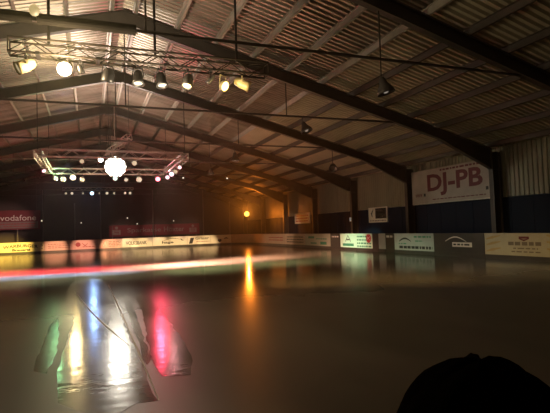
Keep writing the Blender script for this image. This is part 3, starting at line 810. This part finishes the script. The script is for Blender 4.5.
# ridges of scraped frost left on the ice
FROST = mat('scraped frost', (.34, .31, .26), .6, 0, .15, 6)
def frost(pts, w, label):
    m = MB(); n = len(pts); vs = []
    for i, (x, y) in enumerate(pts):
        a, b2 = Vector(pts[max(0, i-1)]), Vector(pts[min(n-1, i+1)]); d = (b2-a).normalized(); nn = Vector((-d.y, d.x)); q = w*(.35+.65*math.sin(PI*(i+.6)/n))
        vs += [(x-nn.x*q, y-nn.y*q, .0026), (x, y, .0026+q*.5), (x+nn.x*q, y+nn.y*q, .0026)]
    fs = []
    for i in range(n-1):
        for k in (0, 1): fs.append((i*3+k, i*3+3+k, i*3+4+k, i*3+1+k))
        fs.append((i*3, i*3+2, i*3+5, i*3+3))
    m.add(vs, fs+[(0, 1, 2), (n*3-3, n*3-1, n*3-2)])
    tag(m.build('frost_ridge', FROST, origin=(pts[0][0], pts[0][1], .0026)), label, 'frost ridge', 'frost ridges')
def bez(p0, p1, p2, n=16): return [((1-t)**2*p0[0]+2*t*(1-t)*p1[0]+t*t*p2[0], (1-t)**2*p0[1]+2*t*(1-t)*p1[1]+t*t*p2[1]) for t in [k/n for k in range(n+1)]]
frost(bez((-.43, 15.2), (.0, 10.6), (.52, 7.6)), .022, 'pale curved frost line crossing the widest wet swath')
frost(bez((.52, 16.8), (.60, 10.5), (.62, 5.0)), .014, 'pale straight frost line along the right edge of the widest wet swath')

# ---------------------------------------------------------------- the person in front of the camera
def skinned(name, joints, bones, material, parent, sub=2, smooth=True):
    me = bpy.data.meshes.new(name)
    o0 = wloc(parent) if parent else Vector()
    names = list(joints)
    me.from_pydata([Vector(joints[k][0])-o0 for k in names], [(names.index(a), names.index(b)) for a, b in bones], [])
    ob = bpy.data.objects.new(name, me); C.objects.link(ob); ob.parent = parent
    md = ob.modifiers.new('skin', 'SKIN'); md.use_smooth_shade = True
    sk = me.skin_vertices[0].data if me.skin_vertices else None
    if sk is None:
        bm = bmesh.new(); bm.from_mesh(me); bm.verts.layers.skin.verify(); bm.to_mesh(me); bm.free(); sk = me.skin_vertices[0].data
    for i, k in enumerate(names):
        r = joints[k][1]; sk[i].radius = r if isinstance(r, tuple) else (r, r)
    sk[0].use_root = True
    s = ob.modifiers.new('sub', 'SUBSURF'); s.levels = sub; s.render_levels = sub
    me.materials.append(material)
    return ob
px, py = .419, .440
HT = 1.55
pt = thing('person', (px, py, 0), 'person with dark hair and dark jacket standing in the front right corner', 'person')
fd = Vector((.30, .954, 0)).normalized(); sd = Vector((fd.y, -fd.x, 0))
def W(r, f, z): return Vector((px, py, 0)) + sd*r + fd*f + Vector((0, 0, z))
J = {'pelvis': (W(0, -.02, .80), (.13, .10)), 'waist': (W(0, -.01, .96), (.12, .095)), 'chest': (W(0, 0, 1.13), (.15, .11)), 'neck0': (W(0, 0, 1.27), .065),
     'neck1': (W(0, .01, 1.33), .052), 'skull': (W(0, .015, 1.415), (.078, .090)), 'crown': (W(0, .0, 1.455), (.062, .070))}
Bn = [('pelvis', 'waist'), ('waist', 'chest'), ('chest', 'neck0'), ('neck0', 'neck1'), ('neck1', 'skull'), ('skull', 'crown')]
for s, nm in ((1, 'R'), (-1, 'L')):
    J['sh'+nm] = (W(.165*s, 0, 1.225), .055); J['el'+nm] = (W(.225*s, -.02, .98), .042); J['wr'+nm] = (W(.235*s, .05, .77), .028)
    J['pa'+nm] = (W(.232*s, .065, .705), (.036, .018))
    Bn += [('chest', 'sh'+nm), ('sh'+nm, 'el'+nm), ('el'+nm, 'wr'+nm), ('wr'+nm, 'pa'+nm)]
    for q, (off, ln) in enumerate(((.030, .062), (.010, .072), (-.010, .067), (-.028, .052))):
        a, b2, c2 = f'f{q}a{nm}', f'f{q}b{nm}', f'f{q}c{nm}'
        J[a] = (W(.230*s, .068+off, .672), .010); J[b2] = (W(.222*s, .074+off, .672-ln*.55), .009); J[c2] = (W(.205*s, .076+off, .672-ln), .007)
        Bn += [('pa'+nm, a), (a, b2), (b2, c2)]
    J['t0'+nm] = (W(.222*s, .105, .725), .011); J['t1'+nm] = (W(.212*s, .125, .690), .009); Bn += [('wr'+nm, 't0'+nm), ('t0'+nm, 't1'+nm)]
    J['hp'+nm] = (W(.085*s, -.01, .74), .085); J['kn'+nm] = (W(.095*s, .01, .42), .055); J['an'+nm] = (W(.10*s, -.02, .08), .036); J['to'+nm] = (W(.11*s, .13, .035), (.036, .025))
    Bn += [('pelvis', 'hp'+nm), ('hp'+nm, 'kn'+nm), ('kn'+nm, 'an'+nm), ('an'+nm, 'to'+nm)]
body = skinned('body', J, Bn, SKIN, pt)
# face and ears: small raised forms on the head
def blob(c, r, rx, rf, rz, material, name, parent, nseg=14, nr=8):
    m = MB(); vs = []
    for i in range(1, nr):
        th = PI*i/nr
        for k in range(nseg):
            a = 2*PI*k/nseg; q = c + sd*(rx*math.sin(th)*math.cos(a)) + fd*(rf*math.sin(th)*math.sin(a)) + Vector((0, 0, rz*math.cos(th))); vs.append(q)
    top = c+Vector((0, 0, rz)); bot = c-Vector((0, 0, rz))
    n0 = len(vs); vs += [top, bot]; fs = []
    for i in range(nr-2):
        for k in range(nseg): fs.append((i*nseg+k, i*nseg+(k+1) % nseg, (i+1)*nseg+(k+1) % nseg, (i+1)*nseg+k))
    for k in range(nseg): fs.append((n0, (k+1) % nseg, k)); fs.append((n0+1, (nr-2)*nseg+k, (nr-2)*nseg+(k+1) % nseg))
    m.add(vs, fs); o = m.build(name, material, parent)
    for p in o.data.polygons: p.use_smooth = True
    return o
blob(W(0, .108, 1.390), 0, .013, .018, .022, SKIN, 'nose', pt)
for s in (1, -1):
    blob(W(.032*s, .092, 1.417), 0, .013, .010, .008, WINK, 'eye', pt)
    blob(W(.082*s, .0, 1.400), 0, .012, .020, .032, SKIN, 'ear', pt)
blob(W(0, .098, 1.353), 0, .024, .008, .008, REDINK, 'mouth', pt)
# hair: one shell over skull, fuller at the back, with an uneven outline
m = MB(); nr, ns = 22, 44; vs = []; rr = random.Random(11)
for i in range(nr+1):
    th = PI*.80*i/nr
    for k in range(ns):
        a = 2*PI*k/ns
        wob = 1+.018*math.sin(5*a+2*th)+.012*math.sin(11*a-3*th)+rr.uniform(-.006, .006)
        if i == 0: wob = 1
        rx, rf, rz = .113, .115, .145
        front = max(0, math.sin(a))                       # open over the face: pulled up to the forehead
        t2 = th*(1-.38*front**1.5)
        q = W(0, -.012, 1.407) + sd*(rx*math.sin(t2)*math.cos(a)*wob) + fd*(rf*math.sin(t2)*math.sin(a)*wob) + Vector((0, 0, rz*math.cos(t2)*wob))
        vs.append(q)
fs = [(i*ns+k, i*ns+(k+1) % ns, (i+1)*ns+(k+1) % ns, (i+1)*ns+k) for i in range(nr) for k in range(ns)]
m.add(vs, fs); hair = m.build('hair', HAIR, pt)
bm = bmesh.new(); bm.from_mesh(hair.data); bmesh.ops.remove_doubles(bm, verts=bm.verts, dist=1e-5); bmesh.ops.recalc_face_normals(bm, faces=bm.faces); bm.to_mesh(hair.data); bm.free()
for p in hair.data.polygons: p.use_smooth = True
md = hair.modifiers.new('thick', 'SOLIDIFY'); md.thickness = .012; md.offset = -1
# a loose tuft sticking out on the left of the head
m = MB()
for k in range(7):
    a = W(-.095, -.03+.008*k, 1.452-.006*k); b2 = a + sd*(-.018-.002*k) + Vector((0, 0, .010+.002*k))
    m.tube(a, b2, .004, 5, .001)
m.build('hair_tuft', HAIR, hair)
JJ = {k: (v[0], (v[1][0]+.022, v[1][1]+.022) if isinstance(v[1], tuple) else v[1]+.022) for k, v in J.items() if k in ('pelvis', 'waist', 'chest', 'neck0', 'shR', 'elR', 'shL', 'elL')}
for nm, s in (('R', 1), ('L', -1)): JJ['cf'+nm] = (W(.234*s, .038, .80), .042)
skinned('jacket', JJ, [('pelvis', 'waist'), ('waist', 'chest'), ('chest', 'neck0'), ('chest', 'shR'), ('shR', 'elR'), ('elR', 'cfR'), ('chest', 'shL'), ('shL', 'elL'), ('elL', 'cfL')], JACKET, pt)
TJ = {'pelvis': (W(0, -.02, .82), (.148, .118))}
Tb = []
for nm, s in (('R', 1), ('L', -1)):
    TJ['hp'+nm] = (W(.085*s, -.01, .74), .102); TJ['kn'+nm] = (W(.095*s, .01, .42), .072); TJ['an'+nm] = (W(.10*s, -.02, .10), .056)
    Tb += [('pelvis', 'hp'+nm), ('hp'+nm, 'kn'+nm), ('kn'+nm, 'an'+nm)]
skinned('trousers', TJ, Tb, TROUSER, pt)
for nm, s in (('R', 1), ('L', -1)):
    skinned('shoe', {'h': (W(.10*s, -.045, .052), .050), 'm': (W(.105*s, .05, .048), .047), 't': (W(.112*s, .15, .040), (.044, .036))}, [('h', 'm'), ('m', 't')], SHOE, pt)

# ---------------------------------------------------------------- light from the lamps, with added fill
# near truss: warm wash on the roof round the blazing lamp
light('POINT', HOT_POS, 330, (1, .74, .42), hot_t, .12)
light('POINT', (1.27, 10.2, 4.5), 150, (1, .80, .52), None, .10)
light('POINT', (3.05, 10.25, 4.8), 16, (1, .72, .28), None, .06)
light('SPOT', (-.7, 10.95, 5.80), 1500, (1, .80, .54), None, .08, (-1.1, 11.8, 9), 155, .6)  # added upward fill for the roof, no lamp stands here
# square truss
light('SPOT', (1.0, 27.0, 5.9), 900, (1, .70, .60), None, .10, (1.0, 26.0, 9), 130, .8)
light('SPOT', (1.43, 29.3, 5.65), 330, (1, .92, .76), None, .42, (.6, 8, 1.5), 95, .9)
light('POINT', (1.43, 29.3, 5.65), 420, (1, .86, .66), None, .42)
light('POINT', cg+ag*.2, 300, (1, .76, .36), tg, .12)
light('SPOT', crr+ar*.22, 420, (1, .06, .12), tr, .14, (1.2, 8, 1.5), 95, .9)
light('POINT', (4.4, 28.0, 5.2), 90, (1, .50, .48), None, .15)
light('POINT', (-1.85, 29.4, 5.0), 80, (.4, 1, .45), None, .12)
light('SPOT', (.15, 43.7, 5.2), 230, (.30, .50, 1), None, .15, (.2, 12, 0), 60, .8)
# sodium corner
light('SPOT', SOD, 900, (1, .24, .02), sod_t, .12, (16.0, 40, 2.6), 150, .8)
light('POINT', SOD, 60, (1, .28, .03), sod_t, .12)
# the lamps that are turned straight at the camera
light('SPOT', HOT_POS, 2300, (1, .80, .28), hot_t, .12, CAM+Vector((-.6, 0, 1.2)), 24, 1)
light('SPOT', (1.43, 29.3, 5.65), 1500, (1, .94, .82), None, .42, CAM+Vector((0, 0, 1)), 8, 1)
light('SPOT', SOD, 40000, (1, .30, .03), sod_t, .12, CAM+Vector((0, 0, .8)), 5, 1)
light('SPOT', crr+ar*.22, 900, (1, .10, .16), tr, .14, CAM+Vector((0, 0, 1)), 8, 1)
# coloured beams on the ice: each streak is a few overlapping gelled spots
def beam(src, dst, e, col, size, blend=.6): light('SPOT', src, e, col, None, .06, dst, size, blend)
def streak(src, a, b, n, e, col, size):
    for i in range(n):
        t = i/(n-1); beam(src, (a[0]+(b[0]-a[0])*t, a[1]+(b[1]-a[1])*t, 0), e, col, size, 1)
streak((-1.6, 23.3, 5.0), (-7.5, 25.8), (1.2, 24.7), 6, 19000, (1, .09, .13), 60)
streak((-.9, 23.3, 5.0), (-5.0, 22.7), (.6, 22.2), 4, 20000, (.42, .55, 1), 38)
streak((3.4, 23.3, 5.0), (2.8, 23.9), (6.6, 25.0), 4, 36000, (1, .52, .44), 58)
streak((3.8, 23.3, 5.0), (7.4, 25.6), (11.0, 26.8), 3, 22000, (1, .54, .36), 44)
streak((2.4, 23.3, 5.0), (4.2, 20.4), (10.0, 22.5), 4, 9000, (.62, .80, .42), 40)
streak((-1.2, 23.3, 5.0), (-3.0, 20.0), (1.0, 20.5), 3, 5000, (.60, .72, .50), 44)
for x, y in ((7.0, 14.4), (9.8, 13.6), (11.8, 12.6)): beam((3.4, 10.2, 4.7), (x, y, 0), 1900, (1, .62, .22), 44, 1)
# washes on the boards
beam((-1.8, 31.0, 4.6), (-7.4, 52.9, .5), 60000, (1, .66, .14), 11, .8)
beam((-1.0, 31.0, 4.6), (-3.4, 52.9, .3), 26000, (1, .50, .26), 7, .8)
beam((.2, 31.0, 4.6), (-.8, 52.9, .3), 22000, (1, .42, .26), 7, .8)
beam((.4, 31.0, 4.6), (1.9, 52.9, .3), 38000, (1, .46, .22), 6, .8)
for x in (3.6, 5.2, 7.0, 8.8, 10.6, 12.4): beam((2.8, 31.0, 4.6), (x, 52.9, .3), 26000, (1, .66, .30), 6, .8)
beam((-1.2, 31.0, 4.6), (-7.5, 54.4, 3.4), 9000, (1, .60, .50), 11, .8)
for x in (3.4, 6.8, 10.2): beam((2.8, 31.0, 4.6), (x, 54.4, 1.9), 6500, (1, .62, .50), 9, .8)
beam((5.2, 28.5, 4.6), (16.7, 42.0, .5), 5200, (1, .62, .40), 20)
beam((5.2, 26.0, 4.6), (16.7, 28.0, .5), 3200, (.35, 1, .66), 15)
beam((5.2, 24.4, 4.6), (16.7, 19.5, .6), 400, (.85, .95, .85), 40)

# ---------------------------------------------------------------- world, camera, view
w = bpy.data.worlds.new('night'); bpy.context.scene.world = w; w.use_nodes = True
w.node_tree.nodes['Background'].inputs['Color'].default_value = (0, 0, 0, 1)
# thin stage fog in the air of the hall
vs_ = w.node_tree.nodes.new('ShaderNodeVolumeScatter'); vs_.inputs['Density'].default_value = .0004; vs_.inputs['Anisotropy'].default_value = .82
vs_.inputs['Color'].default_value = (1, .93, .86, 1)
w.node_tree.links.new(vs_.outputs['Volume'], w.node_tree.nodes['World Output'].inputs['Volume'])
cam = bpy.data.cameras.new('camera'); co = bpy.data.objects.new('camera', cam); C.objects.link(co)
cam.sensor_width = 36; cam.lens = 471.74/550*36; cam.clip_start = .05; cam.clip_end = 300
ya, pi_, ro = math.radians(21.397), math.radians(2.617), math.radians(-1.965)
F = Vector((math.sin(ya)*math.cos(pi_), math.cos(ya)*math.cos(pi_), math.sin(pi_))); R = Vector((math.cos(ya), -math.sin(ya), 0)); U = R.cross(F)
R2 = R*math.cos(ro)+U*math.sin(ro); U2 = U*math.cos(ro)-R*math.sin(ro)
mw = Matrix((R2, U2, -F)).transposed().to_4x4(); mw.translation = (0, 0, 1.711); co.matrix_world = mw
sc = bpy.context.scene
sc.camera = co
sc.view_settings.view_transform = 'Standard'; sc.view_settings.look = 'None'; sc.view_settings.exposure = .15; sc.view_settings.gamma = 1; sc.view_settings.use_curve_mapping = False
sc.cycles.use_denoising = True
sc.cycles.max_bounces = 6; sc.cycles.diffuse_bounces = 4; sc.cycles.glossy_bounces = 4
sc.cycles.sample_clamp_indirect = 4
